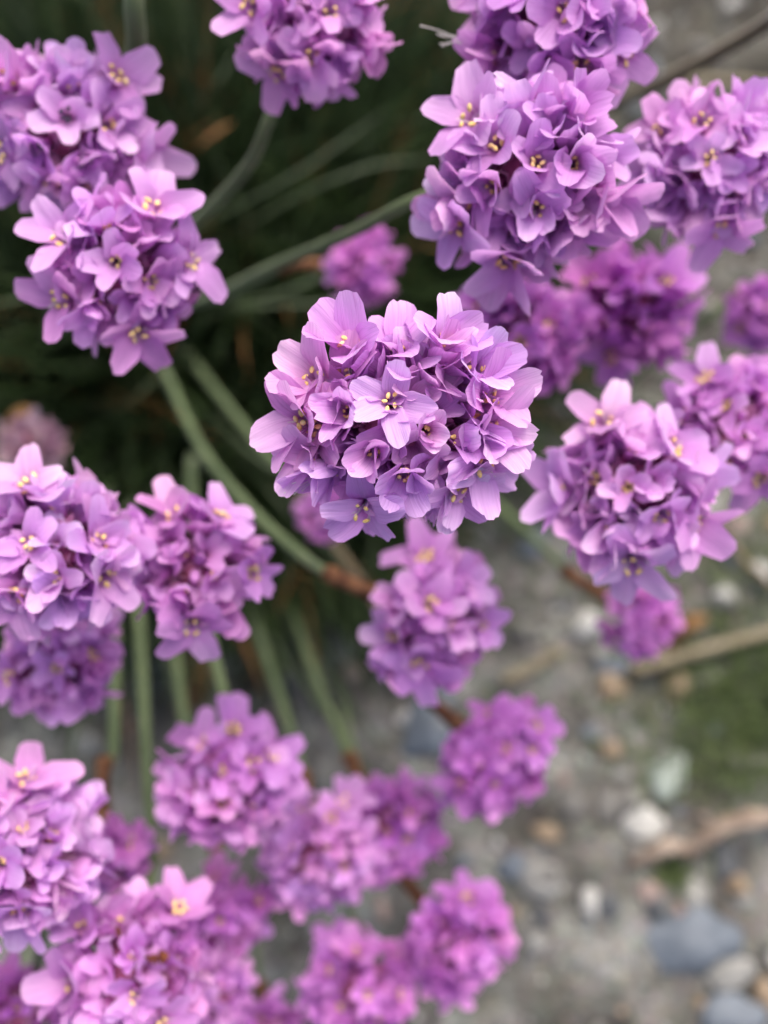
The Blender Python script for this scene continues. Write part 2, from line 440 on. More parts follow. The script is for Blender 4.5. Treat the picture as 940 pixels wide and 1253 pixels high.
def cushion():
    rng = random.Random(21); B = Buf(); n = 0
    while n < 12000:
        x, y = CUSH.x + rng.uniform(-.14, .14), CUSH.y + rng.uniform(-.13, .13)
        if not in_cushion(x, y): continue
        rx, ry = (x - CUSH.x) / .112, (y - CUSH.y) / .102
        rr = math.hypot(rx, ry)
        d = Vector((rx * 0.7 + rng.gauss(0, .38), ry * 0.7 + rng.gauss(0, .38), 1.0 - 0.45 * rr))
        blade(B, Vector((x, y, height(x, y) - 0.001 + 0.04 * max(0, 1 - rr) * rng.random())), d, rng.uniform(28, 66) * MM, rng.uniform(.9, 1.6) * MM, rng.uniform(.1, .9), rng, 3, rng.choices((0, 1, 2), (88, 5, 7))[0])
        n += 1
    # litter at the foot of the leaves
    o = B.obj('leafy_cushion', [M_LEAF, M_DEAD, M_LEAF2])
    tag(o, 'dense dark green cushion of narrow leaves the stems grow from', 'cushion', kind='stuff')
    v, f = [], []; K, J = 40, 10
    for j in range(J + 1):
        r = j / J
        for k in range(K):
            a = 2 * math.pi * k / K
            q = r * (1 + 0.08 * noise.noise((math.cos(a) * 2, math.sin(a) * 2, 5)))
            x, y = CUSH.x + .114 * q * math.cos(a), CUSH.y + .104 * q * math.sin(a)
            v.append((x, y, height(x, y) - 0.002 + 0.012 * (1 - r * r) + 0.003 * noise.noise((x * 60, y * 60, 2))))
    for j in range(J):
        for k in range(K):
            f.append((j * K + k, (j + 1) * K + k, (j + 1) * K + (k + 1) % K, j * K + (k + 1) % K))
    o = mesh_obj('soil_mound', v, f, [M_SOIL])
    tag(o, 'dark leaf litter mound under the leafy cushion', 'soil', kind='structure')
cushion()

def grass_patch():
    rng = random.Random(8); B = Buf()
    for _ in range(1700):
        u, v = rng.gauss(935, 75), rng.gauss(870, 62)
        if rng.random() < 0.25: u, v = rng.gauss(900, 120), rng.gauss(700, 80)
        p = ground_at(u, v); p.z = height(p.x, p.y) - 0.0005
        blade(B, p, Vector((rng.gauss(0, .6), rng.gauss(0, .6), .7)), rng.uniform(5, 15) * MM, rng.uniform(.5, .9) * MM, rng.uniform(.2, 1.0), rng, 2)
    for _ in range(60):
        p = ground_at(rng.gauss(818, 7), rng.gauss(1066, 8)); p.z = height(p.x, p.y)
        blade(B, p, Vector((rng.gauss(0, .6), rng.gauss(0, .6), .7)), rng.uniform(4, 8) * MM, .9 * MM, .4, rng, 2)
    o = B.obj('grass', [M_GRASS])
    tag(o, 'short green grass and moss growing in the grit', 'grass', kind='stuff')
grass_patch()

# ------------------------------------------------------------------ thrift flower pieces (mm, scaled to metres)
def petal_geo(phi1, L, W, cup, ruf, seed, ns, nt_, curl=0.0, wb=.2):
    rng = random.Random(seed)
    ph, ph2, ph3 = rng.uniform(0, 6.3), rng.uniform(0, 6.3), rng.uniform(0, 6.3)
    notch = rng.choice((0, 0, .02, .04, .07)); nc = rng.uniform(-.25, .25)
    skew = rng.uniform(-.12, .12); bend = rng.gauss(0, .10)
    serr = [rng.gauss(0, .011 if nt_ > 8 else .006) for _ in range(nt_ + 1)]
    # centre line
    K = 40; cl = [(0.45, -2.2, R(6))]; ds = L / K
    for i in range(K):
        s = (i + .5) / K
        a = R(6 + (phi1 - 6) * smooth(0.12, 0.62, s) + curl * smooth(.6, 1.0, s))
        r0, z0, _ = cl[-1]; cl.append((r0 + math.sin(a) * ds, z0 + math.cos(a) * ds, a))
    v, f, uv = [], [], []
    for i in range(ns + 1):
        for j in range(nt_ + 1):
            t = -1 + 2 * j / nt_
            end = 1 - 0.40 * (1 - math.sqrt(max(0.0, 1 - abs(t) ** 2.3))) * (1 + skew * t) - notch * math.exp(-((t - nc) / .16) ** 2) + serr[j]
            s = (i / ns) * end
            x = s * K; k = min(K - 1, int(x)); fr = x - k
            rho = cl[k][0] + (cl[k + 1][0] - cl[k][0]) * fr; z = cl[k][1] + (cl[k + 1][1] - cl[k][1]) * fr
            a = cl[k][2] + (cl[k + 1][2] - cl[k][2]) * fr
            hw = W / 2 * (wb + (1 - wb) * smooth(0.03, .64, s))
            off = cup * hw * t * t + ruf * (math.sin(4.2 * t + ph) * .5 + math.sin(8.5 * t + ph2 + 2 * s) * .28) * s * s + ruf * .5 * math.sin(5 * s + ph3) * s
            lat = t * hw + bend * W * s * s
            v.append(((rho - math.cos(a) * off) * MM, lat * MM, (z + math.sin(a) * off) * MM)); uv.append(((t + 1) / 2, s))
    for i in range(ns):
        for j in range(nt_):
            q = i * (nt_ + 1) + j; f.append((q, q + 1, q + nt_ + 2, q + nt_ + 1))
    return v, f, uv

CLASSES = {'c': (24, .46, .25, 8), 'h': (41, .26, .36, 8), 'o': (65, .14, .42, 4), 'f': (80, .08, .5, -4), 'b': (9, .55, .2, -14)}
PET = {}
for ci, (cl_, (phi, cup, ruf, curl)) in enumerate(CLASSES.items()):
    for q, (ns_, nt_) in (('hi', (13, 12)), ('mid', (8, 6)), ('lo', (7, 6))):
        PET[cl_, q] = []
        for k in range(7):
            rng = random.Random(ci * 100 + k)
            g = petal_geo(phi + rng.gauss(0, 6), rng.uniform(9.2, 10.8), rng.uniform(4.3, 5.4), cup * rng.uniform(.6, 1.3), ruf * rng.uniform(.7, 1.4), ci * 31 + k, ns_, nt_, curl + rng.gauss(0, 14), {'c': .34, 'b': .34, 'h': .25}.get(cl_, .2))
            PET[cl_, q].append((g,))

def own_petal(rng, g):
    """no two petals are bent alike"""
    o = Vector((rng.uniform(0, 90), rng.uniform(0, 90), rng.uniform(0, 90))); A = rng.uniform(.25, .7) * MM; tw = rng.gauss(0, .08)
    v = []
    for p, (a, b) in zip(g[0], g[2]):
        q = Vector(p); n = noise.noise_vector(q * 260 + o)
        q += n * A * b * b
        q.z += tw * (a - .5) * b * 5 * MM
        v.append(q)
    return mesh_data('petal', v, g[1], [M_PETAL], None, g[2])

def floret_body(seed):
    """tube of a floret with its pleated papery calyx"""
    rng = random.Random(seed); B = Buf()
    path = [Vector((0, 0, z * MM)) for z in (-8, -5, -2.6, -1.2, -.4)]
    B.add(*tube(path, [r * MM for r in (.5, .6, .62, .75, .95)], 9, False)[:2], 0)
    v, f = [], []; N = 20
    zs = ((-8.2, .7), (-5, 1.0), (-2.6, 1.35), (-.7, 2.0))
    for i, (z, r) in enumerate(zs):
        for k in range(N):
            a = 2 * math.pi * k / N
            rr = r * (1 + (.14 if k % 2 else -.06)) ; zz = z + (rng.uniform(.1, .9) * (k % 2) if i == 3 else 0)
            v.append((rr * math.cos(a) * MM, rr * math.sin(a) * MM, zz * MM))
    for i in range(3):
        for k in range(N): f.append((i * N + k, i * N + (k + 1) % N, (i + 1) * N + (k + 1) % N, (i + 1) * N + k))
    B.add(v, f, 1)
    return B
BODY = [floret_body(k).data('floret', [M_TUBE, M_CALYX]) for k in range(4)]

ICO2 = ico(2)
def stamen_geo(seed, spread, tall, style):
    rng = random.Random(seed); B = Buf()
    for k in range(5):
        a = 2 * math.pi * (k + rng.uniform(-.2, .2)) / 5
        r = spread * rng.uniform(.7, 1.2); h = tall * rng.uniform(.8, 1.15)
        tip = Vector((r * math.cos(a), r * math.sin(a), h))
        path = bezier(Vector((.4 * math.cos(a), .4 * math.sin(a), -2.5)), Vector((.5 * math.cos(a), .5 * math.sin(a), -.5)), tip + Vector((rng.gauss(0, .3), rng.gauss(0, .3), -1)), tip, 6)
        B.add(*tube([p * MM for p in path], [.075 * MM] * 7, 5, False)[:2], 1)
        if rng.random() < .18: continue
        rot = Euler((rng.uniform(-.7, .7), rng.uniform(-.7, .7), rng.uniform(0, 6.3)))
        av = []
        for p in ICO2[0]:
            q = Vector((p.x * .62, p.y * .29, p.z * .27)); q.y += .10 * (1 if p.y > 0 else -1) * (1 - abs(p.x)); q.rotate(rot)
            av.append((q + tip) * MM)
        B.add(av, ICO2[1], 0)
    for k in range(style):
        a = rng.uniform(0, 6.3); r = rng.uniform(.8, 2.6)
        tip = Vector((r * math.cos(a), r * math.sin(a), tall + rng.uniform(-.5, 1.3)))
        path = bezier(Vector((0, 0, -2)), Vector((0, 0, 0)), tip * .7 + Vector((0, 0, .6)), tip, 6)
        B.add(*tube([p * MM for p in path], [.06 * MM] * 7, 4, False)[:2], 2)
    return B
MS = [M_ANTHER, M_FILAMENT, M_STYLE]
STAM = {'c': [stamen_geo(k, .9, 1.3, 0).data('stamens', MS) for k in range(3)],
        'h': [stamen_geo(10 + k, 1.15, 2.0, 2).data('stamens', MS) for k in range(4)],
        'o': [stamen_geo(20 + k, 1.3, 2.2, 4).data('stamens', MS) for k in range(4)]}
M_DRY = simple('dried anther', (0.03, 0.02, 0.05), (0.07, 0.05, 0.09), 900, 0, .6)
STAM['d'] = [stamen_geo(40 + k, 1.3, 3.2, 3).data('stamens', [M_DRY, M_FILAMENT, M_STYLE]) for k in range(3)]
STAM['f'] = STAM['o']; STAM['b'] = STAM['c']

def joined_floret(cl_, seed):
    rng = random.Random(seed); B = Buf()
    b = floret_body(seed); B.add(b.v, b.f, 1, b.uv); 
    nf = len(b.f)
    B.m = [x + 1 for x in b.m]
    for k in range(5):
        g = rng.choice(PET[cl_, 'lo'])[0]
        B.add(g[0], g[1], 0, g[2], petal_matrix(rng, k, 0, 1.8))
    return B.data('floret', [M_PETAL, M_TUBE, M_CALYX])

def petal_matrix(rng, k, off=0.0, wild=1.0):
    return (Matrix.Rotation(off + 2 * math.pi * k / 5 + rng.gauss(0, .10) * wild, 4, 'Z') @ Matrix.Rotation(rng.gauss(0, R(7)) * wild, 4, 'Y')
            @ Matrix.Rotation(rng.gauss(R(7), R(6)), 4, 'X') @ Matrix.Diagonal((1, 1, 1, 1)) @ Matrix.Scale(rng.uniform(.9, 1.08), 4))
FLO = {c: [joined_floret(c, 500 + 10 * i + k) for k in range(4)] for i, c in enumerate(CLASSES)}

def bud_data(seed):
    rng = random.Random(seed); v, f, uv = [], [], []; N, K = 10, 8
    for i in range(K + 1):
        t = i / K
        r = .55 + .75 * math.sin(math.pi * min(1, t * 1.05) ** .8) * (1 if t < .97 else .3)
        if t > .5: r = 1.25 * (1 - ((t - .5) / .5) ** 2.2) + .12
        for k in range(N):
            a = 2 * math.pi * k / N + t * 1.5
            rr = r * (1 + .12 * (1 if k % 2 else -1) * t)
            v.append((rr * math.cos(a) * MM, rr * math.sin(a) * MM, (-4 + 7.2 * t) * MM)); uv.append((k / N, .3 + .6 * t))
    for i in range(K):
        for k in range(N): f.append((i * N + k, i * N + (k + 1) % N, (i + 1) * N + (k + 1) % N, (i + 1) * N + k))
    return mesh_data('bud', v, f, [M_PETAL], None, uv)
BUDS = [bud_data(k) for k in range(2)]

def scale_data(seed, L, W, mat, name):
    """one papery bract hugging the underside of the head; grows along +X/+Z from its base"""
    rng = random.Random(seed); v, f, uv = [], [], []; ns_, nt_ = 6, 4
    for i in range(ns_ + 1):
        s = i / ns_
        for j in range(nt_ + 1):
            t = -1 + 2 * j / nt_
            hw = W / 2 * (math.sin(math.pi * (.15 + .82 * s)) ** .7) * (1 + .1 * rng.random())
            a = 1.25 - 1.0 * s
            v.append(((1.2 + math.sin(a) * L * s * .8 - .25 * hw * t * t) * MM, t * hw * MM, (math.cos(a) * L * s + rng.gauss(0, .1) * s) * MM)); uv.append(((t + 1) / 2, s))
    for i in range(ns_):
        for j in range(nt_):
            q = i * (nt_ + 1) + j; f.append((q, q + 1, q + nt_ + 2, q + nt_ + 1))
    return mesh_data(name, v, f, [mat], None, uv)
BRACTS = [scale_data(k, 8.5 + k, 6.0, M_BRACT, 'bract') for k in range(3)]

core_v = [Vector((p.x, p.y, p.z * .85)) for p in ICO2[0]]
CORE = mesh_data('receptacle', [p * .0052 for p in core_v], ICO2[1], [M_CORE])

PALE = (0.785, 0.455, 0.82); MID = (0.765, 0.395, 0.78); DEEP = (0.72, 0.30, 0.735); FADED = (0.50, 0.33, 0.42)

def head(u, v, depth, dpx, axis, tone, keys=(), quality='mid', stem=None, label='', seed=0, curled=(), threads=(), dark=False, pull=.18, bracts=True, stem_r=1.05, stem_mat=None, flat=.72, sep=.44, bare=0.0, group='pink thrift flowers'):
    rng = random.Random(seed * 77 + 5)
    C = at(u, v, depth); D = dpx / FPX * depth * (1 if quality == 'hi' else .91 if quality == 'lo' else .865); sc = D / 0.030
    # local view basis
    zc = (CAM - C).normalized(); xc = (RIGHT - zc * RIGHT.dot(zc)).normalized(); yc = zc.cross(xc)
    ax = (xc * axis[0] + yc * axis[1] + zc * axis[2]).normalized()
    kk = min(.86, .30 + 24 * D)                    # florets keep nearly the same size on small heads
    kk = .77 if quality == 'hi' else kk * (.96 if quality == 'mid' else .84)
    Rt = D / 2 - .0050 * kk
    if quality != 'hi': sep = min(.85, max(.46, .0042 / Rt))
    # ---- stem path
    bottom = C - ax * Rt * .75
    if stem:
        pts = [at(*p) for p in stem] + [bottom - ax * .016, bottom]
        if pts[0].z > .004:                        # every stem is rooted in the ground
            g = Vector((pts[0].x - (pts[1].x - pts[0].x) * .15, pts[0].y - (pts[1].y - pts[0].y) * .15, 0)); g.z = height(g.x, g.y) - .002
            pts = [g] + pts
        path = catmull(pts, 8)
    else:
        b = ground_at(u + (200 - u) * pull, v + (380 - v) * pull); b.z = height(b.x, b.y) - .002
        path = bezier(b, b.lerp(bottom, .3) + Vector((0, 0, .008)), bottom - ax * .03 - (bottom - b) * .1, bottom, 30)
    base = path[0].copy()
    root = bpy.data.objects.new('thrift_flower', None); COL.objects.link(root); root.location = base
    root.empty_display_size = .005
    tag(root, label, 'flower', group)
    L = len(path)
    rr = [stem_r * MM * (1.0 - .12 * i / L) * (1 + .04 * noise.noise((i * .4, seed, 0))) for i in range(L)]
    sv, sf, suv = tube([p - base for p in path], rr, 10)
    mesh_obj('stem', sv, sf, [stem_mat or M_STEM], root, None, suv)
    # ---- sheath under the head
    tail, acc = [path[-1]], 0.0
    for p in path[-2::-1]:
        acc += (p - tail[-1]).length; tail.append(p)
        if acc > .017: break
    tail = tail[::-1]; sh = []
    for q in range(9):
        x = q / 8 * (len(tail) - 1); a = min(len(tail) - 2, int(x)); sh.append(tail[a].lerp(tail[a + 1], x - a) - base)
    v_, f_, uv_ = tube(sh, [(stem_r + .25 + .5 * noise.noise((i * .9, seed, 3)) ** 2 + .55 * smooth(5, 8, i) + .35 * smooth(2, 0, i)) * MM for i in range(9)], 10, False)
    v_ = [p + ax * (.0025 * noise.noise((k * 1.7, seed, 4)) if k < 10 else 0) for k, p in enumerate(v_)]
    mesh_obj('sheath', v_, f_, [M_SHEATH], root, None, uv_)
    RO = Matrix.Translation(C - base)
    put('receptacle', CORE, root, RO @ frame(ax) @ Matrix.Scale(Rt / .0078, 4))
    if bracts:
        for k in range(9):
            put('bract', rng.choice(BRACTS), root, Matrix.Translation(bottom - base + ax * .0006) @ frame(ax, 2 * math.pi * k / 9 + rng.gauss(0, .15)) @ Matrix.Scale(sc * rng.uniform(.85, 1.1), 4))
    # ---- where the florets sit
    dirs = []
    for key in keys:
        uu, vv = key[0], key[1]; cl_ = key[2] if len(key) > 2 else None
        dx, dy = (uu - u) / FPX * depth / Rt, (v - vv) / FPX * depth / Rt
        l = math.hypot(dx, dy)
        out_ = max(1.0, min(1.25, l / .95))
        if l > .95: dx, dy, l = dx / l * .95, dy / l * .95, .95
        dirs.append(((xc * dx + yc * dy + zc * math.sqrt(1 - l * l)).normalized(), cl_, out_))
    nk = len(dirs)
    for _ in range(900):
        th = math.acos(rng.uniform(math.cos(R(102)), 1)); p = rng.uniform(0, 2 * math.pi)
        if th < bare: continue
        d = frame(ax).to_3x3() @ Vector((math.sin(th) * math.cos(p), math.sin(th) * math.sin(p), math.cos(th)))
        if d.dot(zc) < -.55: continue
        if all(d.angle(e[0]) > sep for e in dirs): dirs.append((d, None, 1.0))
    nb = 0
    for i, (d, cl_, out_) in enumerate(dirs):
        th = d.angle(ax)
        if cl_ is None:
            cl_ = rng.choices('chofb', (3, 5, 3, .2, .3) if th < .7 else (1.5, 6, 3, .4, .1))[0]
            if i < nk: cl_ = rng.choice('hho')
        jit = (0 if quality == 'hi' else .06) if i < nk else .16 if quality == 'hi' else .24
        perp = d - ax * d.dot(ax)
        jd = (perp + ax * d.dot(ax) * (1.15 if i < nk else 1.0) + zc * (.25 + 2.2 * (out_ - 1) if i < nk else 0) + Vector((rng.gauss(0, jit), rng.gauss(0, jit), rng.gauss(0, jit)))).normalized()
        rad = Rt * (rng.uniform(.82, 1.10) if i >= nk else rng.uniform(1.0, 1.06) * out_)
        pos = (perp + ax * d.dot(ax) * flat) * rad
        k = kk * rng.uniform(.92, 1.08) * (.80 + .24 * smooth(.3, 1.15, th)) * (1.08 if i < nk and quality != 'hi' else 1)
        mat = Matrix.Translation(C - base + pos) @ frame(jd, rng.uniform(0, 6.3)) @ Matrix.Scale(k, 4)
        col = tuple(c * rng.uniform(.94, 1.05) for c in tone)
        if quality == 'lo':
            fl = put('floret', rng.choice(FLO[cl_]), root, mat, col)
        else:
            fl = put('floret', rng.choice(BODY), root, mat)
            o_ = rng.uniform(0, 6)
            for p in range(5):
                put('petal', own_petal(rng, rng.choice(PET[cl_, quality])[0]), fl, petal_matrix(rng, p, o_, 1.0 if quality == 'hi' else 1.4), col)
        if cl_ != 'b': put('stamens', rng.choice(STAM['d' if dark and th < .65 else cl_]), fl, None)
    # ---- smaller florets deeper down, filling the gaps
    fill = []
    for _ in range(500):
        th = math.acos(rng.uniform(math.cos(R(95)), 1)); p = rng.uniform(0, 2 * math.pi)
        d = frame(ax).to_3x3() @ Vector((math.sin(th) * math.cos(p), math.sin(th) * math.sin(p), math.cos(th)))
        if d.dot(zc) < -.4 or th < bare: continue
        near = (.27 if quality == 'hi' else sep * .58) * (1 if th < .9 else .72)
        if all(d.angle(e[0]) > near for e in dirs) and all(d.angle(e) > sep * (.8 if th < .9 else .55) for e in fill): fill.append(d)
    for d in fill:
        jd = (d + Vector((rng.gauss(0, .2), rng.gauss(0, .2), rng.gauss(0, .2)))).normalized()
        perp = d - ax * d.dot(ax)
        put('floret', rng.choice(FLO[rng.choice('chh')]), root, Matrix.Translation(C - base + (perp + ax * d.dot(ax) * flat) * Rt * rng.uniform(.74, .92)) @ frame(jd, rng.uniform(0, 6)) @ Matrix.Scale(kk * (rng.uniform(.6, .8) if d.angle(ax) < .9 else rng.uniform(.84, 1.0)), 4), tuple(c * rng.uniform(.92, 1.02) for c in tone))
    for bu, bv in curled:
        q = at(bu, bv, depth - Rt * 1.02) - base
        d = (q - (C - base)).normalized()
        put('bract', rng.choice(BRACTS), root, Matrix.Translation(q - d * .006) @ frame(d, rng.uniform(0, 6)) @ Matrix.Scale(sc * rng.uniform(.45, .6), 4))
    for (su, sv_), (du, dv) in threads:
        B = Buf(); p0 = at(su, sv_, depth - Rt * .25) - base
        for k in range(5):
            q = p0 + xc * (du + rng.gauss(0, .9)) * MM + yc * (dv + rng.gauss(0, .9)) * MM + zc * rng.gauss(.3, .6) * MM
            pp = bezier(p0 + Vector((rng.gauss(0, .3), rng.gauss(0, .3), 0)) * MM, p0.lerp(q, .3) + yc * .5 * MM, p0.lerp(q, .7) + yc * rng.gauss(.4, .4) * MM, q, 7)
            B.add(*tube(pp, [.05 * MM] * 7 + [.09 * MM], 5)[:2], 0)
        B.obj('styles', [M_STYLE], root)
    # ---- buds in the gaps
    for _ in range(rng.randint(5, 8)):
        th = rng.uniform(0, 1.2); p = rng.uniform(0, 6.3)
        d = frame(ax).to_3x3() @ Vector((math.sin(th) * math.cos(p), math.sin(th) * math.sin(p), math.cos(th)))
        if min(d.angle(e[0]) for e in dirs) < .3: continue
        put('bud', rng.choice(BUDS), root, Matrix.Translation(C - base + d * Rt * rng.uniform(.7, .85)) @ frame(d, rng.uniform(0, 6)) @ Matrix.Scale(kk * rng.uniform(.7, .95), 4), tuple(c * .9 for c in tone))
    return root

# main head: florets read from the photograph (zoomed crop -> photograph pixels)
def z1(x, y, *a): return (300 + x / 2.5405, 340 + y / 2.54, *a)
MAIN = [z1(335, 335, 'o'), z1(455, 405, 'o'), z1(550, 480, 'c'), z1(408, 535, 'c'), z1(490, 590, 'h'), z1(298, 570, 'c'), z1(262, 465, 'o'),
        z1(375, 712, 'o'), z1(690, 705, 'o'), z1(640, 600, 'h'), z1(700, 290, 'h'), z1(665, 420, 'h'), z1(475, 262, 'h'), z1(620, 200, 'h'),
        z1(320, 190, 'h'), z1(190, 300, 'h'), z1(150, 440, 'h'), z1(180, 560, 'h'), z1(800, 480, 'h'), z1(760, 590, 'o'), z1(780, 360, 'h'), z1(580, 300, 'c'), z1(640, 500, 'c')]

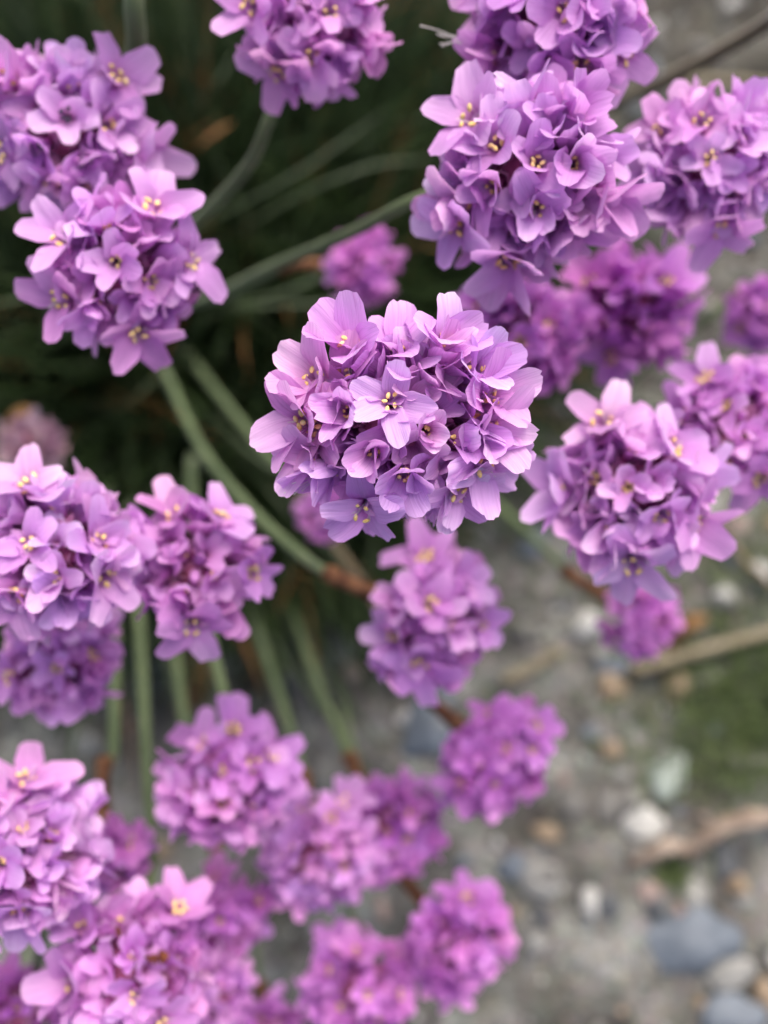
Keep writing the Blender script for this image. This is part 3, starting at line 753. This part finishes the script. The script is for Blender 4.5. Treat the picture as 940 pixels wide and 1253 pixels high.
HEADS = [
 # u, v, depth, diameter px, axis, tone, keys, quality, stem, label
 dict(u=487, v=520, depth=.120, dpx=250, axis=(-.03, -.12, 1), tone=PALE, keys=MAIN, quality='hi', sep=.52, threads=[(z1(235, 625)[:2], (-3.6, -1.6))], label='largest and sharpest lavender thrift head, open florets with yellow anthers, standing above all others'),
 dict(u=84, v=162, depth=.142, dpx=232, axis=(-.15, .12, 1), tone=PALE, keys=[(12, 180), (157, 180), (144, 100), (97, 215), (10, 92), (82, 145)], dark=True, label='big pale thrift head with dark specks at its middle beside a curved stem'),
 dict(u=150, v=330, depth=.136, dpx=216, axis=(.05, -.25, 1), tone=MID, keys=[(95, 298, 'o'), (145, 325, 'h'), (178, 345, 'h'), (218, 322, 'o'), (190, 260, 'h'), (80, 367, 'o'), (165, 402, 'o'), (120, 368, 'c')], label='pink thrift head overlapping the lower edge of the big pale head with dark specks'),
 dict(u=382, v=28, depth=.140, dpx=200, axis=(.1, .1, 1), tone=MID, keys=[(311, 10, 'o'), (401, 17, 'o'), (382, 58, 'o'), (347, 72, 'o')], stem=[(60, 430, .285), (150, 340, .235), (238, 272, .19), (300, 208, .165), (328, 150, .153)], label='thrift head on a bowed grey green stem over the dark leaves'),
 dict(u=682, v=30, depth=.135, dpx=255, axis=(-.35, -.05, .9), tone=MID, keys=[(596, 65, 'c'), (750, 57, 'o'), (685, 20, 'h'), (645, 0, 'h')], bare=.25, threads=[((566, 50), (-3.0, .3))], label='thrift head with a dark bare middle and white thread-like styles sticking out'),
 dict(u=650, v=218, depth=.130, dpx=268, axis=(.0, -.05, 1), tone=PALE, keys=[(572, 146, 'o'), (657, 250, 'h'), (724, 237, 'h'), (695, 205, 'c'), (580, 245, 'c'), (615, 185, 'h'), (630, 300, 'h'), (548, 280, 'o')], stem=[(130, 395, .275), (240, 370, .225), (330, 328, .19), (430, 285, .165), (520, 240, .15)], label='full lavender thrift head with pale folded petals on a long slanting stem'),
 dict(u=872, v=200, depth=.140, dpx=205, axis=(.2, .1, 1), tone=PALE, keys=[(818, 165, 'o'), (860, 161, 'o'), (871, 195, 'o'), (889, 274, 'o'), (820, 215, 'h')], label='pale thrift head whose florets all show yellow anthers beside the full lavender head'),
 dict(u=637, v=412, depth=.165, dpx=172, axis=(-.1, -.2, 1), tone=DEEP, keys=[(588, 377), (635, 420)], label='soft magenta thrift head right behind the sharpest head, pressed against a twin'),
 dict(u=775, v=378, depth=.170, dpx=168, axis=(.1, -.1, 1), tone=DEEP, keys=[(752, 434, 'o'), (720, 345, 'h')], label='magenta thrift head under the full lavender head, twin of the one behind the sharpest'),
 dict(u=905, v=518, depth=.150, dpx=188, axis=(.2, .1, 1), tone=MID, keys=[(860, 456, 'o'), (851, 510, 'h'), (931, 586, 'o')], label='thrift head leaning against the big one with a reddish middle'),
 dict(u=935, v=383, depth=.195, dpx=105, axis=(.2, -.2, .9), tone=DEEP, quality='lo', stem=[(700, 520, .30), (800, 440, .26), (860, 395, .22)], label='small blurred deep pink thrift head on a thin dark stem above gravel'),
 dict(u=772, v=600, depth=.140, dpx=230, axis=(.0, -.05, 1), tone=PALE, keys=[(744, 527, 'o'), (702, 602, 'h'), (770, 598, 'h'), (752, 645, 'c'), (831, 630, 'o'), (775, 702, 'o'), (810, 560, 'h')], label='big lavender thrift head with a reddish middle above the white pebble'),
 dict(u=785, v=757, depth=.200, dpx=110, axis=(.7, -.45, .55), tone=DEEP, quality='lo', stem=[(480, 500, .29), (600, 610, .25), (670, 675, .232)], label='small round magenta thrift head beside the bright white pebble'),
 dict(u=443, v=326, depth=.200, dpx=108, axis=(.75, .0, .65), tone=DEEP, quality='lo', stem=[(180, 390, .29), (270, 362, .245), (300, 350, .232)], label='small magenta thrift head with a red sheath over the dark leaves'),
 dict(u=68, v=675, depth=.134, dpx=228, axis=(-.1, .05, 1), tone=PALE, keys=[(37, 597, 'o'), (42, 665, 'o'), (32, 717, 'h'), (109, 665, 'h'), (112, 702, 'o')], label='lavender thrift head with long pale stamens beside a smaller pink head over hanging stems'),
 dict(u=240, v=692, depth=.143, dpx=190, axis=(.15, -.1, 1), tone=MID, keys=[(210, 625, 'h'), (190, 670, 'c'), (262, 647, 'o'), (225, 720, 'c'), (310, 700, 'o'), (237, 765, 'o')], label='pink thrift head with spiky uneven outline next to the long stamened lavender head'),
 dict(u=72, v=808, depth=.156, dpx=165, axis=(-.1, -.45, .9), tone=MID, keys=[(10, 835, 'o')], label='pink thrift head tucked underneath the long stamened lavender head'),
 dict(u=526, v=755, depth=.160, dpx=198, axis=(.75, -.32, .62), tone=MID, flat=.85, keys=[(526, 744, 'o'), (517, 801, 'o'), (565, 730, 'h'), (587, 765, 'h'), (520, 690, 'o')], stem=[(200, 450, .255), (245, 545, .225), (300, 615, .205), (365, 676, .19)], label='tall oval thrift head with an orange brown sheath below the sharpest head'),
 dict(u=603, v=925, depth=.180, dpx=165, axis=(.6, -.55, .6), tone=DEEP, quality='lo', keys=[(573, 954, 'o'), (650, 895, 'o'), (648, 922, 'o')], stem=[(330, 560, .27), (440, 710, .235), (505, 815, .212)], stem_mat=M_STEMR, label='magenta thrift head on reddish brown stems hanging over the sand'),
 dict(u=276, v=960, depth=.160, dpx=178, axis=(.05, -.3, .95), tone=MID, keys=[(253, 925, 'o'), (282, 900, 'o'), (302, 942, 'o'), (332, 925, 'o'), (240, 975, 'h')], stem=[(235, 560, .25), (245, 700, .215), (262, 800, .19), (275, 860, .178)], label='thrift head with a spray of open florets joined to a row of two others'),
 dict(u=392, v=1042, depth=.175, dpx=158, axis=(.1, -.5, .85), tone=MID, quality='lo', keys=[(402, 1012, 'o'), (416, 988, 'o'), (365, 1000, 'h'), (420, 1062, 'h')], pull=.5, label='middle thrift head of the row of three above the bare sand'),
 dict(u=474, v=1012, depth=.186, dpx=150, axis=(.3, -.45, .8), tone=DEEP, quality='lo', pull=.5, label='deep pink thrift head at the sand end of the row of three'),
 dict(u=30, v=1040, depth=.140, dpx=225, axis=(.15, .1, 1), tone=PALE, keys=[(27, 972, 'o'), (10, 1052, 'h'), (2, 1095, 'c'), (35, 1097, 'h')], stem=[(20, 1400, .25), (30, 1290, .20), (42, 1200, .172), (48, 1140, .162)], label='large lavender thrift head on a stem that passes in front of a half hidden one'),
 dict(u=125, v=1045, depth=.170, dpx=130, axis=(.05, -.75, .65), tone=DEEP, quality='lo', keys=[(112, 1042, 'c'), (150, 1035, 'o')], stem=[(130, 600, .26), (140, 760, .225), (140, 880, .203), (137, 930, .195)], label='small deep pink thrift head hanging from a red brown sheath'),
 dict(u=165, v=1182, depth=.145, dpx=208, axis=(.0, -.1, 1), tone=MID, keys=[(207, 1124, 'o'), (162, 1172, 'c'), (107, 1197, 'h'), (108, 1145, 'h'), (202, 1247, 'o')], stem=[(160, 620, .26), (172, 780, .225), (180, 940, .195), (186, 1060, .172)], curled=[(205, 1152), (232, 1162), (150, 1112)], label='thrift head with brown curled bracts showing between its florets'),
 dict(u=266, v=1122, depth=.178, dpx=128, axis=(.05, -.6, .75), tone=DEEP, quality='lo', keys=[(262, 1086, 'h'), (306, 1105, 'h')], stem=[(190, 600, .27), (215, 800, .235), (235, 950, .212), (245, 1010, .203)], label='deep pink thrift head behind the one with brown curled bracts'),
 dict(u=558, v=1148, depth=.185, dpx=160, axis=(.6, -.55, .58), tone=DEEP, quality='lo', keys=[(570, 1112, 'o'), (592, 1127, 'h')], pull=.42, label='round magenta thrift head with an olive bract, last one before the sand'),
 dict(u=443, v=1208, depth=.182, dpx=150, axis=(.05, -.5, .8), tone=DEEP, quality='lo', keys=[(450, 1220, 'o'), (410, 1195, 'h'), (412, 1170, 'h')], label='magenta thrift head touching the round one with the olive bract'),
 dict(u=28, v=1240, depth=.165, dpx=120, axis=(.1, .1, 1), tone=DEEP, quality='lo', keys=[(12, 1210, 'c')], label='half hidden deep pink thrift head behind a green stem'),
 dict(u=262, v=1218, depth=.168, dpx=105, axis=(.3, -.2, .9), tone=MID, quality='lo', label='pink thrift head squeezed against the one with brown curled bracts'),
 dict(u=330, v=1262, depth=.185, dpx=95, axis=(.1, -.3, .9), tone=DEEP, quality='lo', label='tiny deep pink thrift head between two lower clusters'),
 dict(u=38, v=545, depth=.215, dpx=85, axis=(.2, .5, .8), tone=FADED, quality='lo', label='withered brownish purple thrift head low in the dark leaves'),
 dict(u=398, v=628, depth=.205, dpx=75, axis=(.1, -.2, .95), tone=DEEP, quality='lo', stem=[(225, 430, .28), (262, 475, .255), (310, 535, .235), (365, 595, .222)], label='small pink thrift head low in the shade under the sharpest head'),
 dict(u=162, v=-120, depth=.130, dpx=200, axis=(.0, .3, .9), tone=MID, quality='lo', stem=[(60, 420, .28), (110, 260, .21), (150, 130, .165), (166, 60, .15), (164, 0, .145)], stem_r=1.55, label='thrift flower on a thick upright stem behind the big pale head'),
 dict(u=1060, v=-40, depth=.150, dpx=180, axis=(.5, .2, .8), tone=MID, quality='lo', stem=[(560, 250, .29), (700, 155, .24), (840, 85, .205), (940, 28, .182)], stem_r=1.6, stem_mat=M_STEMR, label='thrift flower on a brownish olive stem crossing the grey ground'),
]
for i, h in enumerate(HEADS): head(seed=i + 1, **h)

# ------------------------------------------------------------------ single grey green blades over the cushion
def long_blade(pts, wd, label, mat=M_LEAF2, name='thrift_leaf', cat='leaf', group=None):
    path = catmull([at(*p) for p in pts], 7); v, f = [], []
    L = len(path)
    for i, p in enumerate(path):
        t = (path[min(i + 1, L - 1)] - path[max(0, i - 1)]).normalized()
        s = t.cross(Vector((0, .3, 1))).normalized(); n = s.cross(t)
        hw = wd * MM / 2 * (1 - (i / (L - 1)) ** 5 * .95)
        for a, b in ((-1, .3), (0, -.15), (1, .3), (0, .12)): v.append(p + s * hw * a + n * hw * b)
    for i in range(L - 1):
        for k in range(4): f.append((i * 4 + k, i * 4 + (k + 1) % 4, (i + 1) * 4 + (k + 1) % 4, (i + 1) * 4 + k))
    tag(mesh_obj(name, v, f, [mat]), label, cat, group)
G = 'long leaves over the cushion'
LBS = ['long grey green leaf arching between the bowed stem and the full lavender head', 'long grey green leaf arching just above the long slanting stem',
       'long grey green leaf lying low beneath the small magenta head with red sheath', 'grey green leaf in the dark behind the head on the bowed stem',
       'long grey green leaf running from the cushion to beneath the sharpest head', 'grey green leaf poking out beside the pink head that overlaps the big pale one',
       'long leaf running beside the stem that carries the orange brown sheath', 'long dark leaf arching above the withered brownish head',
       'long leaf passing close to the red sheath of the small magenta head', 'long leaf reaching out toward the row of three heads',
       'long leaf bending past the large round pale pebble', 'leaf hanging among the green stems above the spray of open florets',
       'leaf hanging beside the pale stone seen between the stems', 'leaf hanging next to the dead leaf between the stems']
for lb, pts in zip(LBS, ([(150, 330, .29), (240, 280, .27), (360, 215, .26), (480, 130, .262)], [(200, 350, .30), (330, 260, .27), (450, 205, .265), (540, 195, .27)],
            [(190, 420, .30), (280, 380, .262), (400, 372, .26), (480, 380, .27)], [(150, 200, .31), (250, 120, .28), (290, 60, .275)],
            [(210, 450, .30), (290, 540, .255), (380, 600, .245), (440, 625, .25)], [(-60, 385, .27), (0, 372, .235), (60, 362, .225), (120, 368, .23)],
            [(220, 460, .30), (330, 600, .262), (430, 700, .26)], [(150, 480, .30), (60, 430, .28), (-30, 440, .28)],
            [(240, 380, .29), (300, 370, .25), (380, 345, .24), (430, 300, .245)], [(260, 640, .28), (330, 780, .262), (420, 900, .25), (470, 980, .25)],
            [(240, 640, .285), (380, 800, .268), (480, 930, .255)], [(150, 650, .28), (200, 800, .255), (235, 920, .24)],
            [(90, 700, .28), (95, 850, .25), (80, 960, .235)], [(200, 640, .28), (215, 770, .25), (222, 880, .23)])):
    long_blade(pts, 1.7, lb, group=G)
long_blade([(215, 205, .275), (245, 180, .262), (285, 150, .255)], 5.0, 'orange brown dead leaf lying on the dark cushion', M_DEAD, 'dead_leaf')
long_blade([(5, 545, .24), (20, 520, .236), (45, 500, .235)], 7.0, 'orange brown dead leaf beside the withered head', M_DEAD, 'dead_leaf')
long_blade([(238, 870, .27), (243, 835, .262), (248, 800, .26)], 6.0, 'orange brown dead leaf between the hanging stems', M_DEAD, 'dead_leaf')
long_blade([(815, 790, .28), (842, 765, .275), (866, 755, .275)], 5.0, 'small rusty dead leaf by the straw stalk', M_DEAD, 'dead_leaf')
